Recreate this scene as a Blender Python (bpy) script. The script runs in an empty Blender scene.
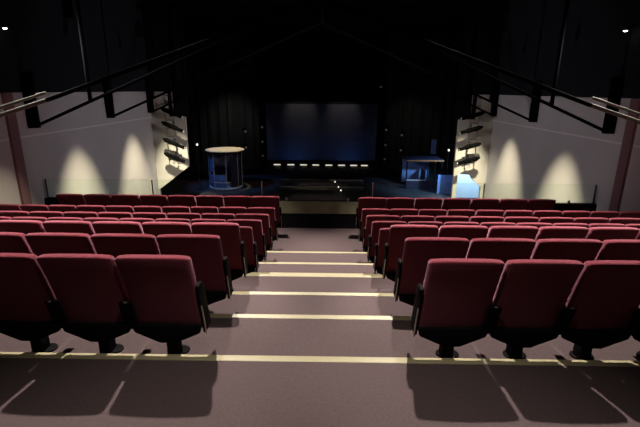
import bpy, bmesh, math, random
from mathutils import Vector, Matrix
random.seed(4)
R = math.radians
SC = bpy.context.scene
COL = SC.collection
EYE = 3.168

# ------------------------------------------------------------------ materials
def lin(c):
    return tuple((v/255/12.92 if v/255 <= .04045 else ((v/255+.055)/1.055)**2.4) for v in c)

def mat(name, col, rough=.7, metal=0., noise=0., nscale=60., bump=0., sheen=0., spec=.5, sheen_tint=(1,1,1)):
    m = bpy.data.materials.new(name); m.use_nodes = True
    nt = m.node_tree; b = nt.nodes['Principled BSDF']
    b.inputs['Roughness'].default_value = rough
    b.inputs['Metallic'].default_value = metal
    b.inputs['Specular IOR Level'].default_value = spec
    if sheen:
        b.inputs['Sheen Weight'].default_value = sheen
        b.inputs['Sheen Roughness'].default_value = .5
        b.inputs['Sheen Tint'].default_value = (*sheen_tint, 1)
    tc = nt.nodes.new('ShaderNodeTexCoord')
    nz = nt.nodes.new('ShaderNodeTexNoise'); nz.inputs['Scale'].default_value = nscale
    nz.inputs['Detail'].default_value = 4
    nt.links.new(tc.outputs['Object'], nz.inputs['Vector'])
    rp = nt.nodes.new('ShaderNodeValToRGB')
    rp.color_ramp.elements[0].position = .3; rp.color_ramp.elements[1].position = .7
    rp.color_ramp.elements[0].color = (*[v*(1-noise) for v in col], 1)
    rp.color_ramp.elements[1].color = (*[min(1, v*(1+noise)) for v in col], 1)
    nt.links.new(nz.outputs['Fac'], rp.inputs['Fac'])
    nt.links.new(rp.outputs['Color'], b.inputs['Base Color'])
    if bump:
        bp = nt.nodes.new('ShaderNodeBump'); bp.inputs['Strength'].default_value = bump
        bp.inputs['Distance'].default_value = .004
        nt.links.new(nz.outputs['Fac'], bp.inputs['Height'])
        nt.links.new(bp.outputs['Normal'], b.inputs['Normal'])
    return m

def emis(name, col, s):
    m = bpy.data.materials.new(name); m.use_nodes = True
    nt = m.node_tree; b = nt.nodes['Principled BSDF']
    b.inputs['Base Color'].default_value = (.8, .8, .8, 1)
    b.inputs['Emission Color'].default_value = (*col, 1)
    b.inputs['Emission Strength'].default_value = s
    return m

def wall_paint(name, low, high, z0, joint):
    """pale paint below z0, black paint above it, a fine horizontal joint line"""
    m = bpy.data.materials.new(name); m.use_nodes = True
    nt = m.node_tree; b = nt.nodes['Principled BSDF']
    b.inputs['Roughness'].default_value = .85
    b.inputs['Specular IOR Level'].default_value = .2
    geo = nt.nodes.new('ShaderNodeNewGeometry'); sx = nt.nodes.new('ShaderNodeSeparateXYZ')
    nt.links.new(geo.outputs['Position'], sx.inputs[0])
    gt = nt.nodes.new('ShaderNodeMath'); gt.operation = 'GREATER_THAN'; gt.inputs[1].default_value = z0
    nt.links.new(sx.outputs['Z'], gt.inputs[0])
    nz = nt.nodes.new('ShaderNodeTexNoise'); nz.inputs['Scale'].default_value = 1.3; nz.inputs['Detail'].default_value = 5
    nt.links.new(geo.outputs['Position'], nz.inputs['Vector'])
    rp = nt.nodes.new('ShaderNodeValToRGB')
    rp.color_ramp.elements[0].color = (*[v*.9 for v in low], 1); rp.color_ramp.elements[1].color = (*[v*1.08 for v in low], 1)
    nt.links.new(nz.outputs['Fac'], rp.inputs['Fac'])
    # joint line
    sb = nt.nodes.new('ShaderNodeMath'); sb.operation = 'SUBTRACT'; sb.inputs[1].default_value = joint
    nt.links.new(sx.outputs['Z'], sb.inputs[0])
    ab = nt.nodes.new('ShaderNodeMath'); ab.operation = 'ABSOLUTE'; nt.links.new(sb.outputs[0], ab.inputs[0])
    lt = nt.nodes.new('ShaderNodeMath'); lt.operation = 'LESS_THAN'; lt.inputs[1].default_value = .02
    nt.links.new(ab.outputs[0], lt.inputs[0])
    mj = nt.nodes.new('ShaderNodeMix'); mj.data_type = 'RGBA'
    mj.inputs[7].default_value = (*[min(1, v*1.35) for v in low], 1)
    nt.links.new(lt.outputs[0], mj.inputs[0]); nt.links.new(rp.outputs['Color'], mj.inputs[6])
    mx = nt.nodes.new('ShaderNodeMix'); mx.data_type = 'RGBA'
    mx.inputs[7].default_value = (*high, 1)
    nt.links.new(gt.outputs[0], mx.inputs[0]); nt.links.new(mj.outputs[2], mx.inputs[6])
    nt.links.new(mx.outputs[2], b.inputs['Base Color'])
    return m

def glass_mat():
    m = bpy.data.materials.new('glass'); m.use_nodes = True
    nt = m.node_tree; nt.nodes.remove(nt.nodes['Principled BSDF'])
    out = nt.nodes['Material Output']
    tr = nt.nodes.new('ShaderNodeBsdfTransparent'); tr.inputs[0].default_value = (.95, .985, .955, 1)
    gl = nt.nodes.new('ShaderNodeBsdfGlossy'); gl.inputs['Roughness'].default_value = .02
    lw = nt.nodes.new('ShaderNodeFresnel'); lw.inputs[0].default_value = 1.3
    mx = nt.nodes.new('ShaderNodeMixShader')
    nt.links.new(lw.outputs[0], mx.inputs[0]); nt.links.new(tr.outputs[0], mx.inputs[1]); nt.links.new(gl.outputs[0], mx.inputs[2])
    nt.links.new(mx.outputs[0], out.inputs[0])
    return m

CARPET = mat('mauve_carpet', (.064, .046, .048), .95, noise=.10, nscale=45, bump=.35, spec=.1)
NOSING = mat('cream_nosing', (.24, .213, .125), .5, noise=.04, nscale=30)
VELVET = mat('maroon_velvet', (.10, .012, .0185), .9, noise=.06, nscale=90, bump=.1, sheen=.38, spec=.12, sheen_tint=(1, .5, .66))
PLASTIC = mat('black_plastic', (.0035, .003, .0035), .75, noise=.1, spec=.06)
STEEL = mat('brushed_steel', (.55, .54, .52), .35, 1., noise=.05)
BLKMETAL = mat('black_metal', (.008, .008, .009), .6, noise=.1, spec=.25)
BLKPAINT = mat('black_paint', (.006, .006, .008), .9, noise=.1, spec=.1)
BLKCLOTH = mat('black_cloth', (.05, .05, .05), 1., noise=.2, nscale=20, spec=.05)
ALU = mat('dull_aluminium', (.38, .35, .33), .4, .8, noise=.1)
OLIVE = mat('olive_panel', (.21, .20, .125), .8, noise=.15, nscale=4, spec=.2)
SKIRT_SHADE = mat('black_skirting_shade', (.004, .003, .004), .8, noise=.1, spec=.1)
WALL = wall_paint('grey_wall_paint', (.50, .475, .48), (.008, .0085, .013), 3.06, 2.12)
PANEL = mat('cream_panel_paint', (.60, .57, .50), .8, noise=.05, nscale=3, spec=.2)
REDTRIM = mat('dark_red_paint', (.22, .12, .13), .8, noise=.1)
GLASS = glass_mat()
STAGEFLOOR = mat('dark_stage_floor', (.035, .035, .04), .75, noise=.35, nscale=5)
SCREEN = mat('blue_grey_screen', (.10, .11, .15), .9, noise=.08, nscale=2, spec=.1)
TAN = mat('tan_board', (.46, .38, .25), .7, noise=.1, nscale=6)
WHITE = mat('white_paint', (.72, .72, .74), .7, noise=.04)
NAVY = mat('navy_board', (.018, .022, .05), .8, noise=.2, nscale=6)
BLUECLOTH = mat('blue_cloth', (.16, .28, .60), .9, noise=.2, nscale=9)
SLATE = mat('slate_board', (.16, .16, .22), .8, noise=.25, nscale=8)
ORANGE = mat('orange_board', (.40, .17, .06), .7, noise=.1)
LITGREY = mat('lit_chord_grey', (.10, .095, .085), .6, noise=.1, spec=.3)
TRUSSBLACK = mat('matt_black_steel', (.003, .003, .003), .95, noise=.1, spec=.02)
GREYEDGE = mat('grey_edge', (.34, .33, .33), .6, noise=.1)
WARMLAMP = emis('warm_lamp', (1, .93, .72), .7)
LAMPGLOW = emis('lamp_glow', (1, .94, .85), 9)
DIMLAMP = emis('dim_lens', (.9, .85, .75), .018)
SPARK = emis('small_bulb', (1, .93, .75), 1.6)

# ------------------------------------------------------------------ mesh builder
class MB:
    def __init__(s): s.bm = bmesh.new()
    def box(s, x0, x1, y0, y1, z0, z1, bev=0., seg=2, fn=None, cuts=0):
        t = bmesh.new(); bmesh.ops.create_cube(t, size=1)
        for v in t.verts:
            v.co = Vector(((x0+x1)/2+v.co.x*(x1-x0), (y0+y1)/2+v.co.y*(y1-y0), (z0+z1)/2+v.co.z*(z1-z0)))
        if bev: bmesh.ops.bevel(t, geom=t.edges[:], offset=bev, segments=seg, profile=.5, affect='EDGES')
        for k in range(cuts):
            f = (k+1)/(cuts+1)
            bmesh.ops.bisect_plane(t, geom=t.verts[:]+t.edges[:]+t.faces[:], plane_co=(0, 0, z0+(z1-z0)*f), plane_no=(0, 0, 1))
            bmesh.ops.bisect_plane(t, geom=t.verts[:]+t.edges[:]+t.faces[:], plane_co=(x0+(x1-x0)*f, 0, 0), plane_no=(1, 0, 0))
        if fn:
            for v in t.verts: v.co = Vector(fn(v.co))
        s._merge(t); return s
    def prism(s, pts, axis, a0, a1, bev=0.):
        """pts polygon in the plane of the two other axes (order x,y,z without axis)"""
        t = bmesh.new()
        def mk(p, a):
            if axis == 'x': return (a, p[0], p[1])
            if axis == 'y': return (p[0], a, p[1])
            return (p[0], p[1], a)
        A = [t.verts.new(mk(p, a0)) for p in pts]; B = [t.verts.new(mk(p, a1)) for p in pts]
        n = len(pts)
        t.faces.new(A); t.faces.new(B)
        for i in range(n): t.faces.new((A[i], A[(i+1) % n], B[(i+1) % n], B[i]))
        bmesh.ops.recalc_face_normals(t, faces=t.faces[:])
        if bev: bmesh.ops.bevel(t, geom=t.edges[:], offset=bev, segments=2, profile=.5, affect='EDGES')
        s._merge(t); return s
    def tube(s, p, q, r, r2=None, n=12, cap=True):
        p = Vector(p); q = Vector(q); d = q-p
        t = bmesh.new()
        bmesh.ops.create_cone(t, cap_ends=cap, segments=n, radius1=r, radius2=r if r2 is None else r2, depth=d.length)
        rot = Vector((0, 0, 1)).rotation_difference(d.normalized()).to_matrix().to_4x4()
        bmesh.ops.transform(t, matrix=Matrix.Translation((p+q)/2) @ rot, verts=t.verts[:])
        s._merge(t); return s
    def lathe(s, prof, n=24, c=(0, 0)):
        t = bmesh.new(); rings = []
        for r, z in prof:
            rings.append([t.verts.new((c[0]+r*math.cos(2*math.pi*k/n), c[1]+r*math.sin(2*math.pi*k/n), z)) for k in range(n)])
        for a, b in zip(rings, rings[1:]):
            for k in range(n): t.faces.new((a[k], a[(k+1) % n], b[(k+1) % n], b[k]))
        bmesh.ops.remove_doubles(t, verts=t.verts[:], dist=1e-5)
        bmesh.ops.recalc_face_normals(t, faces=t.faces[:])
        s._merge(t); return s
    def _merge(s, t):
        me = bpy.data.meshes.new('tmp'); t.to_mesh(me); t.free(); s.bm.from_mesh(me); bpy.data.meshes.remove(me)
    def build(s, name, m, parent=None, loc=None, rot=None, smooth=True):
        me = bpy.data.meshes.new(name)
        s.bm.normal_update(); s.bm.to_mesh(me); s.bm.free()
        me.materials.append(m)
        o = bpy.data.objects.new(name, me); COL.objects.link(o)
        if smooth:
            me.shade_smooth()
            try: me.set_sharp_from_angle(angle=R(38))
            except Exception: pass
        if parent: o.parent = parent
        if loc: o.location = loc
        if rot: o.rotation_euler = rot
        return o

def thing(name, label, cat, loc=(0, 0, 0), rot=(0, 0, 0), group=None):
    o = bpy.data.objects.new(name, None); COL.objects.link(o)
    o.empty_display_size = .1
    o.location = loc; o.rotation_euler = rot
    return tag(o, label, cat, group)
def tag(o, label, cat, group=None):
    o['label'] = label; o['category'] = cat
    if group: o['group'] = group
    return o
def struct(o): o['kind'] = 'structure'; return o
def copy_tree(o, parent=None):
    c = o.copy(); COL.objects.link(c); c.parent = parent
    for ch in list(o.children): copy_tree(ch, c)
    return c

# ------------------------------------------------------------------ the room shell
WX = 6.5
ROOF = 6.3
TIER = [1.111, 1.081, .931, .777, .470, .284, .136, 0.]          # floor levels, top tier first
EDGE = [2.985, 3.70, 4.485, 5.325, 6.07, 6.935, 7.85]              # front edge of each tier
PARA = 9.79
for i, z in enumerate(TIER):
    y0 = -3.2 if i == 0 else EDGE[i-1]
    y1 = EDGE[i] if i < 7 else PARA+.14
    struct(MB().box(-WX, WX, y0, y1, -.4, z).build('floor', CARPET, smooth=False))
for i, y in enumerate(EDGE):
    z = TIER[i]; h = min(.05, (TIER[i]-TIER[i+1])*.9)
    m = MB().prism([(y-.058, z), (y-.058, z+.003), (y-.052, z+.006), (y+.002, z+.006), (y+.018, z+.003), (y+.027, z-.006), (y+.027, z-h), (y+.001, z-h), (y+.001, z)], 'x', -WX, WX)
    struct(m.build('trim_%d' % (i+1), NOSING, smooth=False))
struct(MB().box(-9, 9, PARA+.14, 15.6, -2.5, -2.3).build('floor', STAGEFLOOR, smooth=False))
struct(MB().box(-9, 9, 15.6, 27.3, -2.3, -1.2).build('floor', STAGEFLOOR, smooth=False))
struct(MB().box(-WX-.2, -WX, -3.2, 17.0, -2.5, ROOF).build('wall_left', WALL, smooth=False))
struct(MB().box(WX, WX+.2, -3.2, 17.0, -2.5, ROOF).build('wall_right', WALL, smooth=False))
struct(MB().box(-9, 9, -3.4, -3.2, -.4, ROOF).build('wall_rear', BLKPAINT, smooth=False))
struct(MB().box(-9, 9, 27.1, 27.3, -1.2, ROOF).build('wall_stage', BLKPAINT, smooth=False))
struct(MB().box(-9.2, -9, 17.0, 27.3, -1.2, ROOF).build('wall_stage_left', BLKPAINT, smooth=False))
struct(MB().box(9, 9.2, 17.0, 27.3, -1.2, ROOF).build('wall_stage_right', BLKPAINT, smooth=False))
struct(MB().box(-9, 9, -3.4, 27.3, ROOF, ROOF+.2).build('ceiling', BLKPAINT, smooth=False))
# proscenium side returns: pale panel with a black upper part
PY = 16.75
for s, n in ((-1, 'left'), (1, 'right')):
    xs = lambda v: s*v
    cut = [(5.38, -1.2), (5.38, .05), (5.84, .02), (6.02, -.22), (6.33, -.47), (6.34, -1.2)] if s > 0 else []
    foot = [(xs(5.22), -1.2)]+cut+[(xs(9), -1.2)] if s > 0 else [(-5.22, .24), (-6.48, -.72), (-6.48, -1.2), (-9, -1.2)]
    struct(MB().prism(foot+[ (xs(9), 3.06), (xs(5.82), 3.06), (xs(5.82), 2.15), (xs(5.22), 2.15)], 'y', PY, PY+.15)
           .build('wall_proscenium_'+n, PANEL, smooth=False))
    struct(MB().prism([(xs(5.1), 2.15), (xs(5.82), 2.15), (xs(5.82), 3.06), (xs(9), 3.06), (xs(9), ROOF), (xs(5.1), ROOF)], 'y', PY-.01, PY+.16)
           .build('wall_proscenium_upper_'+n, BLKPAINT, smooth=False))
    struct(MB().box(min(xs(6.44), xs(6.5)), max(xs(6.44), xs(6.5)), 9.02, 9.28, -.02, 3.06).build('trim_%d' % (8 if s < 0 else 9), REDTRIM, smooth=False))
# balcony front: upstand wall, black skirting, then the glass balustrade on top
struct(MB().box(-WX, WX, PARA, PARA+.14, 0, .655, .003).build('wall_front', SKIRT_SHADE, smooth=False))  # upper sides coloured black in place of an unlit olive face
struct(MB().box(-.95, .95, PARA-.012, PARA, .36, .655, .002).build('trim_10', OLIVE, smooth=False))
struct(MB().box(-WX, WX, PARA-.02, PARA, 0, .36).build('baseboard_front', SKIRT_SHADE, smooth=False))

bal = thing('glass_balustrade', 'frameless clear glass balustrade along the top of the low balcony front wall', 'balustrade', (0, PARA+.07, .66))
JX = [-6.44, -3.93, -1.35, 1.25, 3.85, 6.44]
for a, b in zip(JX, JX[1:]):
    MB().box(a+.012, b-.012, -.006, .006, .0, .455, .002, 1).build('glass_panel', GLASS, bal, smooth=False)
for a in JX:
    MB().box(a-.011, a+.011, -.014, .014, 0, .45, .003).build('post', ALU if abs(a) < 6 else BLKMETAL, bal)
for a, b in zip(JX, JX[1:]):
    for f in (.22, .78):
        x = a+(b-a)*f
        MB().box(x-.025, x+.025, -.022, .022, 0, .06, .005).build('clamp', STEEL, bal)

# ------------------------------------------------------------------ theatre seats
def lean(z): return -.060-.215*max(0, (z-.24))/.70 - .02*max(0, (z-.6)/.35)**2
def make_seat(w, end=0):
    root = thing('theatre_seat', '-', 'seat')
    hw = w/2-.012
    def back(v):
        x, y, z = v
        t = max(0, (z-.55)/.4)
        y *= min(1, .45+.55*max(0, z-.255)/.22)
        return (x*(1-.012*max(0, (.5-z)/.25)), y+lean(z)-.012*(1-(x/hw)**2)*(1 if y < .04 else .3), z-.012*t*(x/hw)**4)
    MB().box(-hw, hw, 0, .085, .255, .952, .026, 4, fn=back, cuts=5).build('backrest', VELVET, root)
    # black rear shell with a shallow V bottom
    sh = MB()
    sh.prism([(-hw, .325), (-hw, .275), (-hw+.012, .252), (-.06, .165), (.06, .165), (hw-.012, .252), (hw, .275), (hw, .325)], 'y', -.130, -.103, .006)
    sh.build('seat_shell', PLASTIC, root)
    # seat cushion, tipped up, and its hard pan in front
    MB().box(-hw+.035, hw-.035, .088, .15, .47, .84, .028, 4, fn=lambda v: (v.x, v.y+lean(v.z), v.z), cuts=2).build('seat_cushion', VELVET, root)
    MB().box(-hw+.045, hw-.045, .152, .166, .49, .82, .008, 2, fn=lambda v: (v.x, v.y+lean(v.z), v.z), cuts=2).build('seat_pan', PLASTIC, root)
    pd = MB(); pd.box(-.045, .045, -.06, .05, .0, .2, .008); pd.box(-.045, .045, -.12, .0, .17, .3, .008); pd.build('pedestal', PLASTIC, root)
    ft = MB(); ft.lathe([(0, 0), (.085, 0), (.085, .010), (.075, .016), (0, .016)], 20)
    for v in ft.bm.verts: v.co.x = v.co.x*1.1+.02; v.co.y = v.co.y*.85+.02
    ft.build('foot_plate', PLASTIC, root)
    def arm(x, metal):
        a = MB()
        a.box(x-.048, x+.048, -.034, -.003, .275, .545, .008, 2, fn=lambda v: (v.x, v.y+lean(v.z)-.012, v.z), cuts=2)
        a.build('arm_bracket', PLASTIC, root)
        p = MB().box(x-.03, x+.03, -.07, .22, .575, .625, .014, 3).build('armrest', PLASTIC, root)
        MB().box(x-.012, x+.012, -.02, .06, .30, .60, .004).build('arm_support', BLKMETAL, p)
    def endpanel(sx):
        x = sx*(w/2-.004)
        e = MB()
        e.box(x-.012, x+.012, 0, .16, .22, .64, .008, 2, fn=lambda v: (v.x, v.y+lean(v.z), v.z), cuts=2)
        ep = e.build('end_panel', PLASTIC, root)
        MB().box(x+sx*.013-.005, x+sx*.013+.005, -.006, .008, .21, .50, .002, 1, fn=lambda v: (v.x, v.y+lean(v.z), v.z), cuts=2).build('metal_edge', ALU, ep)
        MB().box(x-.024, x+.016, .01, .13, .60, .68, .018, 3, fn=lambda v: (v.x, v.y+lean(v.z), v.z)).build('armrest', PLASTIC, root)
    if end:                                                   # aisle seat: end panel towards the aisle, armrest on the other side
        arm(-end*w/2, False); endpanel(end)
    else:
        arm(w/2, False)                                       # mirrored for the left block below
    return root

def shift(root, dx, w):
    return root
W0, W1 = .553, .600
protos = {}
def seat_proto(w, kind):
    """kind: 'L','R' plain seat of the left / right block, 'LE','RE' the aisle seat of the block"""
    if (w, kind) in protos: return protos[(w, kind)], True
    if kind == 'LE': o = make_seat(w, 1)
    elif kind == 'RE': o = make_seat(w, -1)
    else:
        o = make_seat(w, 0)
        if kind == 'L':                                       # armrest on the far side from the aisle
            for ch in o.children:
                if ch.name.split('.')[0] in ('arm_bracket', 'armrest'): ch.location.x = -w
    protos[(w, kind)] = o
    return o, False

ORD = ['first', 'second', 'third', 'fourth', 'fifth', 'sixth', 'seventh', 'eighth', 'ninth', 'tenth', 'eleventh']
ROWN = ['nearest row', 'second nearest row', 'third nearest row', 'fourth nearest row', 'fifth nearest row',
        'sixth nearest row', 'second row from the balustrade', 'front row at the balustrade']
COUNT = [(4, 4), (5, 5), (6, 6), (6, 6), (9, 9), (9, 9), (10, 10), (8, 7)]
for i in range(8):
    w = W0 if i % 2 == 0 else W1
    y = 2.824+.865*i+.262
    for s in (-1, 1):
        for k in range(COUNT[i][0 if s < 0 else 1]):
            kind = ('L' if s < 0 else 'R')+('E' if k == 0 else '')
            o, used = seat_proto(w, kind)
            if used: o = copy_tree(o)
            o.location = (s*(.835+w*(k+.5)), y, TIER[min(i+1, 7)])
            o.scale = (1, 1, (1, 1.01, 1.012, 1, 1.02, 1.01, 1.03, 1.042)[i])
            side = 'left' if s < 0 else 'right'
            if k == 0: pos = 'aisle seat'
            elif k == COUNT[i][0 if s < 0 else 1]-1 and i == 7: pos = 'wall-end seat'
            else: pos = ORD[k]+' seat from the aisle'
            o['label'] = 'maroon theatre seat, %s, %s, %s block' % (pos, ROWN[i], side)
            o['category'] = 'seat'
            o['group'] = 'maroon theatre seats %s of the aisle' % side

# ------------------------------------------------------------------ roof trusses along the hall
TY = [(6.2, 'nearest roof truss, its sloping chord greyed as if lit at the picture edges'),
      (9.72, 'black sloping roof truss crossing just beyond the glass balustrade'),
      (13.3, 'black roof truss between the balustrade truss and the proscenium truss'),
      (16.45, 'black roof truss close against the pale proscenium panels')]
for n, (y, lab) in enumerate(TY):
    t = thing('roof_truss', lab, 'truss', (0, y, 2.3), group='roof trusses along the hall')
    cm = LITGREY if n == 0 else TRUSSBLACK  # nearest outer chord coloured grey to stand for lamplight, inner part kept black
    for s in (-1, 1):
        MB().box(min(s*6.28, s*6.49), max(s*6.28, s*6.49), -.07, .07, .0, 1.2, .01).build('wall_bracket', TRUSSBLACK, t)
        if n == 0:
            c = MB().tube((s*6.3, 0, -.07), (s*3.8, 0, .70), .028, n=10); c.tube((s*6.3, 0, .03), (s*3.8, 0, .80), .02, n=8)
            c.build('chord', cm, t)
            MB().tube((s*3.8, 0, .70), (0, 0, 2.0), .03, n=10).build('inner_chord', TRUSSBLACK, t)
            continue
        c = MB().tube((s*6.3, 0, .06), (s*3.9, 0, .06+2.4*.422), .035, n=10)
        c.build('chord', cm, t)
        MB().tube((s*3.9, 0, .06+2.4*.422), (0, 0, 2.72), .035, n=10).build('inner_chord', TRUSSBLACK, t)
        for x in (5.05,):
            z = .06+(6.3-x)*.422
            MB().tube((s*x, 0, z), (s*x, 0, 3.6), .045, n=8).build('post', TRUSSBLACK, t)
    MB().box(-6.49, 6.49, -.05, .05, 3.55, 3.7).build('top_beam', TRUSSBLACK, t)
    MB().tube((0, 0, 2.7 if n else 2.0), (0, 0, 3.6), .045, n=8).build('king_post', TRUSSBLACK, t)
    MB().tube((0, 0, 3.7), (0, 0, ROOF-2.3), .03, n=8).build('hanger', TRUSSBLACK, t)

# ------------------------------------------------------------------ lamps
def light(kind, name, loc, energy, col, target=None, size=.05, cone=90, blend=.5):
    d = bpy.data.lights.new(name, kind); d.energy = energy; d.color = col
    if kind == 'SPOT':
        d.spot_size = R(cone); d.spot_blend = blend; d.shadow_soft_size = size
    elif kind == 'POINT': d.shadow_soft_size = size
    o = bpy.data.objects.new(name, d); COL.objects.link(o); o.location = loc
    if target is not None:
        o.rotation_euler = (Vector(target)-Vector(loc)).to_track_quat('-Z', 'Y').to_euler()
    return o
def downlight(loc, label, energy, col, target, cone, blend, group, size=.05, r=.11):
    t = thing('downlight', label, 'lamp', loc, group=group)
    MB().lathe([(r*.86, -.10), (r, -.10), (r, .20), (.03, .24), (.03, .24), (0, .24), (0, .235), (r*.86, .19), (r*.86, -.10)], 20).build('housing', TRUSSBLACK, t)
    MB().tube((0, 0, .23), (0, 0, ROOF-loc[2]), .012, n=8).build('stem', TRUSSBLACK, t)
    MB().lathe([(0, .16), (r*.6, .16), (r*.6, .175), (0, .175)], 16).build('bulb', LAMPGLOW, t)
    light('SPOT', 'downlight_beam', (loc[0], loc[1], loc[2]-.095), energy, col, target, size, cone, blend)
WARM = (1, .90, .80)
for s in (-1, 1):
    sd = 'left' if s < 0 else 'right'
    downlight((-1.6 if s < 0 else 1.3, 4.42, 5.25), 'black ceiling downlight hung above the near seats, %s of the aisle' % sd, 1650, WARM, (s*2.95, 3.2, 1.0), 84, .35, 'house downlights', .035)
    downlight((s*1.7, 8.1, 5.25), 'black ceiling downlight hung above the middle rows, %s of the aisle' % sd, 2500, WARM, (s*2.15, 6.75, .5), 84, .45, 'house downlights', .035)
    downlight((s*4.9, 7.4, 5.25), 'black ceiling downlight hung near the %s wall above the seats' % sd, 2300, WARM, (s*4.3, 5.9, .5), 76, .7, 'house downlights', .04)
    for k, (yy, e) in enumerate(((11.4, 1.), (14.85, 1.1))):
        downlight((s*(WX-2.0), yy, 4.5), 'black ceiling downlight throwing the %s pale arch on the %s wall' % (('nearer', 'farther')[k], sd), 2500*e, (1, .89, .60), (s*WX, yy, -1.8), 38, .9, 'wall washing downlights', .06, .08)

    downlight((s*5.2, 14.2, 4.5), 'ceiling downlight aimed at the pale panel on the %s of the stage' % sd, 3100, (1, .92, .68), (s*5.65, PY, -.5), 30, 1, 'panel downlights', .06, .08)
downlight((0, 1.55, 5.3), 'added ceiling downlight over the top of the aisle, filling seat shadows', 460, WARM, (0, 1.2, 0), 84, .8, 'house downlights', .12, .13)  # unseen lamp added to fill the floor shadow behind the nearest row
downlight((-4.6, 8.5, 4.5), 'nearest of the ceiling downlights warming the left wall', 750, (1, .86, .60), (-WX, 8.5, -1.6), 36, .9, 'wall washing downlights', .06, .08)
# two small bright wall lamps high up at the picture edges
def wall_lamp(loc, s, label, target):
    t = thing('wall_lamp', label, 'lamp', loc, group='bright lamps high on the side walls')
    MB().tube((s*.02, 0, 0), (s*(WX-abs(loc[0])), 0, .05), .015, n=8).build('bracket', BLKMETAL, t)
    MB().lathe([(0, -.05), (.045, -.05), (.055, .0), (.05, .07), (0, .08)], 16).build('housing', BLKMETAL, t)
    MB().lathe([(0, -.075), (.03, -.068), (.04, -.052), (0, -.052)], 14).build('bulb', LAMPGLOW, t)
wall_lamp((-6.33, 9.25, 4.36), -1, 'small bright lamp high on the left wall in darkness', (6, 11, 1))
wall_lamp((6.3, 9.65, 4.46), 1, 'small bright lamp high on the right wall in darkness', (-6, 11, 1))
light('SPOT', 'wall_lamp_beam', (-6.2, 9.25, 4.2), 1150, (1, .92, 1), (6.4, 15.0, 1.2), .35, 64, 1)
light('SPOT', 'wall_lamp_beam', (6.2, 9.65, 4.2), 1150, (1, .92, 1), (-6.4, 15.0, 1.2), .35, 64, 1)

# ------------------------------------------------------------------ stage lanterns
def lantern(loc, aim, label, L=.55, r=.085, lens=DIMLAMP, group=None, hang=(0, 0, .16), yoke=True):
    t = thing('stage_lantern', label, 'lantern', loc, group=group)
    d = Vector(aim).normalized()
    b = MB(); b.tube(-d*L*.5, d*L*.15, r*.95, r*1.05, 14); b.tube(d*L*.15, d*L*.5, r*.78, r*.78, 14)
    b.tube(-d*L*.5, -d*L*.62, r*.8, r*.45, 12)
    b.build('body', TRUSSBLACK, t)
    MB().tube(d*L*.5, d*(L*.5+.008), r*.7, r*.7, 14).build('lens', lens, t)
    h = Vector(hang); side = d.cross(h).normalized()*(r*1.15)
    y = MB(); y.tube(side, side+h, .012, n=6); y.tube(-side, -side+h, .012, n=6); y.tube(side+h, -side+h, .012, n=6); y.tube(h, h*1.35, .02, n=8)
    y.build('yoke', TRUSSBLACK, t)
    return t

# lighting ladders on the pale proscenium panels with their lanterns
for s, sd in ((-1, 'left'), (1, 'right')):
    lx = s*5.74; ly = PY-.22
    t = thing('lighting_ladder', 'black lighting ladder hung on the pale panel at the %s of the stage' % sd, 'ladder', (lx, ly, .45), group='lighting ladders')
    for dx in (-.16, .16):
        MB().tube((dx, 0, 0), (dx, 0, 2.6), .017, n=8).build('rail', ALU, t)
    for k in range(9):
        MB().tube((-.16, 0, .08+.3*k), (.16, 0, .08+.3*k), .013, n=8).build('rung', BLKMETAL, t)
    for z in (.2, 1.3, 2.3):
        MB().tube((0, 0, z), (0, .22, z), .02, n=8).build('wall_bracket', BLKMETAL, t)
    zs = [(2.30, 'top'), (1.78, 'second'), (1.16, 'third'), (.62, 'lowest')]
    for z, nm in zs:
        a = Vector((-s*.93, -.05, -.38)) if s < 0 else Vector((-s*.93, -.05, -.26))
        lantern((lx-s*.18, ly-.17, z), a, 'black stage lantern angled down, %s on the %s lighting ladder' % (nm, sd), .78, .085, group='lanterns on the lighting ladders', hang=(0, .02, .17))

# board behind the cut corner of the right panel
tag(MB().box(5.66, 7.9, 17.95, 18.0, -1.2, .75, .004).build('stage_board', WHITE, smooth=False),
    'white board lit pale blue behind the cut corner of the right panel', 'board')

# ------------------------------------------------------------------ stage
SZ = -1.2
scr = thing('projection_screen', 'wide dark blue backdrop screen at the rear centre of the stage', 'screen', (0, 26.0, SZ))
MB().box(-3.35, 3.2, -.03, .03, .28, 3.6, .01).build('screen_cloth', SCREEN, scr, smooth=False)
MB().box(-3.42, 3.27, -.05, .05, 3.6, 3.7, .01).build('top_rail', BLKMETAL, scr)
MB().box(-3.42, -3.35, -.05, .05, 0, 3.7, .01).build('side_rail', BLKMETAL, scr)
MB().box(3.2, 3.27, -.05, .05, 0, 3.7, .01).build('side_rail', BLKMETAL, scr)
for s, sd in ((-1, 'left'), (1, 'right')):
    def cloth(v):
        return (v.x, v.y+.10*math.sin(v.x*11)+.03*math.sin(v.x*27), v.z)
    m = MB(); t = bmesh.new(); n = 90; x0, x1 = s*3.6, s*8.6
    A = [t.verts.new(cloth(Vector((x0+(x1-x0)*k/n, 25.2, SZ+.02)))) for k in range(n+1)]
    B = [t.verts.new(cloth(Vector((x0+(x1-x0)*k/n, 25.2, 6.2)))) for k in range(n+1)]
    for k in range(n): t.faces.new((A[k], A[k+1], B[k+1], B[k]))
    bmesh.ops.solidify(t, geom=t.faces[:], thickness=.02)
    m._merge(t)
    tag(m.build('stage_curtain', BLKCLOTH), 'black pleated curtain to the %s of the blue backdrop screen' % sd, 'curtain', 'black stage curtains')
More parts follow.
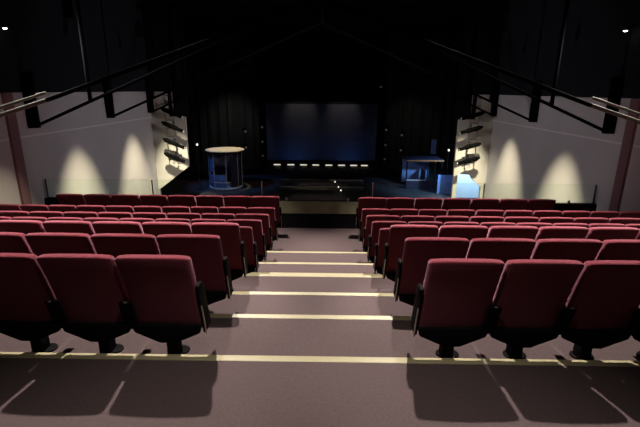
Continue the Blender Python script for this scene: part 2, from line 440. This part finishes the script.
# row of eight low lights in front of the screen
for k, (px, b) in enumerate(zip((278.5, 292, 304.5, 316.5, 329.5, 342, 354, 364.5), range(8))):
    x = (px-324.3)/430*25.9+.09
    nth = ['leftmost', 'second from left', 'third from left', 'fourth from left', 'fourth from right', 'third from right', 'second from right', 'rightmost'][k]
    t = thing('footlight', 'low warm footlight under the blue screen, %s of the eight' % nth, 'light', (x, 25.4, SZ), group='footlights under the blue screen')
    MB().box(-.24, .24, -.06, .08, 0, .17, .012).build('housing', BLKMETAL, t)
    MB().box(-.20, .20, -.068, -.058, .06, .13, .004).build('lens', WARMLAMP, t)
# stepped rostrum
rs = thing('stage_rostrum', 'low black two-step rostrum with thin grey edges in the centre of the stage', 'platform', (.0, 19.2, SZ))
MB().box(-1.95, 1.95, 0, .75, 0, .15, .006).build('lower_step', STAGEFLOOR, rs, smooth=False)
MB().box(-1.95, 1.95, -.006, .0, .115, .15).build('edge_strip', GREYEDGE, rs, smooth=False)
MB().box(-1.95, 1.95, .755, 2.3, 0, .32, .006).build('upper_step', STAGEFLOOR, rs, smooth=False)
MB().box(-1.95, 1.95, .748, .754, .285, .32).build('edge_strip', GREYEDGE, rs, smooth=False)
for (px, py, nm) in ((336, 182, 'upper of the three on the rostrum'), (339.5, 187, 'middle of the three on the rostrum'), (342, 190.5, 'lowest of the three near the rostrum')):
    a = R(16)+math.atan((py-213.5)/430)
    z = SZ+(.40 if py < 185 else .22 if py < 189 else .07); D = (EYE-z)/math.tan(a)
    base = SZ+(.32 if py < 185 else .15 if py < 189 else 0)
    t = thing('stage_lamp', 'tiny bright lamp, '+nm, 'lamp', ((px-324.3)/430*(D*.97+.9)+.09, D, base), group='tiny lamps at the rostrum')
    MB().lathe([(0, 0), (.05, 0), (.05, .02), (.015, .03), (.015, z-base-.02), (0, z-base-.02)], 12).build('base', BLKMETAL, t)
    MB().lathe([(0, z-base-.03), (.03, z-base), (.03, z-base+.02), (0, z-base+.05)], 12).build('bulb', SPARK, t)

# round kiosk on the left of the stage
kx, ky = -4.45, 19.7
kk = thing('round_kiosk', 'round open kiosk with flat tan roof standing in blue light, stage left side', 'set piece', (kx, ky, SZ))
MB().lathe([(0, 0), (.77, 0), (.77, .05), (0, .05)], 32).build('base', WHITE, kk)
MB().lathe([(0, 1.69), (.88, 1.69), (.89, 1.705), (.88, 1.73), (0, 1.735)], 36).build('roof', TAN, kk)
for k in range(8):
    a = 2*math.pi*k/8+.25
    MB().tube((.75*math.cos(a), .75*math.sin(a), .07), (.75*math.cos(a), .75*math.sin(a), 1.66), .016, n=8).build('post', GREYEDGE, kk)
def arc(a0, a1, z0, z1, r, m, nm):
    t = bmesh.new(); n = 16
    A = [t.verts.new((r*math.cos(a0+(a1-a0)*k/n), r*math.sin(a0+(a1-a0)*k/n), z0)) for k in range(n+1)]
    B = [t.verts.new((r*math.cos(a0+(a1-a0)*k/n), r*math.sin(a0+(a1-a0)*k/n), z1)) for k in range(n+1)]
    for k in range(n): t.faces.new((A[k], A[k+1], B[k+1], B[k]))
    bmesh.ops.solidify(t, geom=t.faces[:], thickness=.02)
    q = MB(); q._merge(t); q.build(nm, m, kk)
arc(R(175), R(285), .07, .66, .72, BLUECLOTH, 'low_panel')
arc(R(175), R(232), .75, 1.64, .70, BLUECLOTH, 'valance')
arc(R(20), R(150), .07, 1.55, .70, SLATE, 'back_panel')
arc(R(300), R(365), .07, 1.3, .72, NAVY, 'side_panel')
arc(R(185), R(300), .30, .34, .76, WHITE, 'hoop')
# square cabin on the right
cb = thing('stage_cabin', 'square open cabin with orange-edged roof and blue cloth, stage right side', 'set piece', (4.72, 20.2, SZ))
for x in (-.8, .8):
    for y in (-.6, .6):
        MB().tube((x, y, 0), (x, y, 1.28), .03, n=8).build('post', BLKMETAL, cb)
MB().box(-.86, .86, -.66, .66, 1.28, 1.36, .01).build('roof', NAVY, cb)
MB().box(-.86, .86, -.672, -.66, 1.29, 1.35).build('fascia', ORANGE, cb)
MB().box(-.8, .5, .55, .58, .1, 1.2).build('back_cloth', BLUECLOTH, cb)
MB().box(-.8, .8, -.62, -.60, .0, .42).build('front_board', NAVY, cb)
MB().box(-.8, .1, -.63, -.62, .40, .43).build('rail', WHITE, cb)
MB().box(.05, .14, -.3, .3, 0, .85).build('partition', NAVY, cb)
bn = thing('blue_banner', 'narrow blue banner hanging above the right stage cabin', 'banner', (5.62, 21.8, .12))
MB().box(-.13, .13, -.01, .01, 0, .72).build('cloth', BLUECLOTH, bn)
MB().tube((-.18, 0, .73), (.18, 0, .73), .015, n=8).build('rod', BLKMETAL, bn)
MB().tube((0, 0, .73), (0, 0, ROOF-.12), .008, n=6).build('cord', BLKMETAL, bn)
fl = thing('stage_flat', 'low blue-lit flat beside the right edge of the stage opening', 'set piece', (5.45, 18.6, SZ))
MB().box(-.34, .30, -.02, .02, 0, .85, .006).build('board', BLUECLOTH, fl)
MB().box(.12, .16, .02, .5, 0, .8).build('brace', BLKMETAL, fl)

# floor-standing booms with lanterns either side of the screen
def place(px, py, D):
    a = R(16)+math.atan((py-213.5)/430)
    dz = D*math.tan(a); z = D*math.cos(R(16))+dz*math.sin(R(16))
    return ((px-324.3)/430*z+.09, D, EYE-dz)
BOOM = [(262, 23.0, 'inner left', (126.5, 141, 155)), (245.5, 22.6, 'outer left', (131, 147)), (386, 23.0, 'inner right', (128, 143, 157)), (401.5, 22.6, 'outer right', (133, 148))]
for px, D, nm, ys in BOOM:
    x, y, z = place(px, 150, D)
    t = thing('lighting_boom', 'black lighting boom, %s one beside the backdrop screen' % nm, 'boom', (x, y+.25, SZ), group='stage lighting booms')
    MB().lathe([(0, 0), (.3, 0), (.3, .03), (.05, .06), (0, .06)], 20).build('base', BLKMETAL, t)
    MB().tube((0, 0, .05), (0, 0, 4.2), .025, n=8).build('pole', BLKMETAL, t)
    for k, py in enumerate(ys):
        xx, yy, zz = place(px, py, D)
        lantern((x+.02, yy, zz), (.35 if x < 0 else -.35, -1, -.25), 'black lantern on the %s boom, %s' % (nm, ('top one', 'second one', 'third one')[k]), .4, .09, DIMLAMP, 'lanterns on the stage booms', hang=(0, .15, .03))
# overhead bar with lanterns
ob = thing('lighting_bar', 'black lighting bar hung across the stage above the backdrop screen', 'bar', (0, 22.0, 3.75))
MB().tube((-5, 0, 0), (5, 0, 0), .025, n=8).build('pipe', BLKMETAL, ob)
for x in (-4.2, 0, 4.2): MB().tube((x, 0, 0), (x, 0, ROOF-3.75), .01, n=6).build('cable', BLKMETAL, ob)
for px, nm in ((284, 'leftmost'), (297, 'second from left'), (355, 'second from right'), (380, 'rightmost')):
    x, y, z = place(px, 94, 22.0)
    lantern((x, 22.0, 3.5), (0, -1 if nm == 'rightmost' else .55, -.9), 'black lantern hung on the stage lighting bar, %s of four' % nm, .45, .09, DIMLAMP, 'lanterns on the stage bar', hang=(0, 0, .18))
# small bulbs at the wings
for px, py, D, nm in ((197.5, 147, 19.0, 'left wing beside the pale panel'), (449, 150, 19.8, 'right wing beside the pale panel')):
    x, y, z = place(px, py, D)
    t = thing('bulb_stand', 'small glowing bulb on a thin black stand, '+nm, 'lamp', (x, y, SZ), group='bulbs in the wings')
    MB().lathe([(0, 0), (.16, 0), (.16, .02), (.02, .04), (.012, z-SZ), (0, z-SZ)], 14).build('stand', BLKMETAL, t)
    MB().lathe([(0, z-SZ), (.03, z-SZ+.01), (.045, z-SZ+.05), (.03, z-SZ+.085), (0, z-SZ+.095)], 14).build('bulb', SPARK, t)

# stage light
BLUE = (.18, .38, 1)
light('SPOT', 'blue_beam', (-6.6, 17.6, 4.6), 500, BLUE, (kx, ky, -.6), .05, 40, .6)
light('SPOT', 'blue_beam', (7.2, 17.6, 4.4), 350, BLUE, (5.1, 19.4, -.8), .05, 40, .6)
light('SPOT', 'warm_beam', (-3.9, 20.2, 5.4), 1100, (1, .86, .58), (kx+.1, ky, .55), .05, 22, .3)
light('SPOT', 'bar_beam', (-1.3, 24.9, 3.9), 50, (1, .80, .55), (-1.3, 26, 2.3), .05, 60, .8)
light('SPOT', 'bar_beam', (1.2, 24.9, 3.9), 50, (1, .80, .6), (1.2, 26, 2.3), .05, 60, .8)
for x in (-1.6, 1.6): light('SPOT', 'blue_beam', (x, 24.9, -.95), 9, (.12, .32, 1), (x, 26, .2), .08, 150, .5)
light('SPOT', 'bar_beam', (-4.6, 22.1, 3.4), 150, (1, .97, .92), (-5.2, 25.2, 1.1), .1, 62, 1)
light('SPOT', 'bar_beam', (4.6, 22.1, 3.4), 60, (1, .97, .88), (5.0, 25.2, 1.1), .1, 62, 1)
light('SPOT', 'hidden_blue_fill', (6.3, 17.05, 1.3), 620, (.40, .66, 1), (6.1, 17.95, -.45), .05, 100, .5)  # unseen lamp added behind the right panel to turn the white board blue

# ------------------------------------------------------------------ world, camera, view
w = bpy.data.worlds.new('World'); SC.world = w; w.use_nodes = True
w.node_tree.nodes['Background'].inputs[0].default_value = (.01, .01, .013, 1)
w.node_tree.nodes['Background'].inputs[1].default_value = .3
cam = bpy.data.cameras.new('Camera'); cam.sensor_width = 36; cam.lens = 430/640*36
cam.clip_end = 100
co = bpy.data.objects.new('Camera', cam); COL.objects.link(co)
co.matrix_world = Matrix.Translation((.094, 0, EYE)) @ Matrix.Rotation(R(.43), 4, 'Z') @ Matrix.Rotation(R(90-16), 4, 'X') @ Matrix.Rotation(R(.54), 4, 'Z')
SC.camera = co
vs = SC.view_settings
vs.view_transform = 'Standard'; vs.look = 'None'; vs.gamma = 1; vs.exposure = 0; vs.use_curve_mapping = False
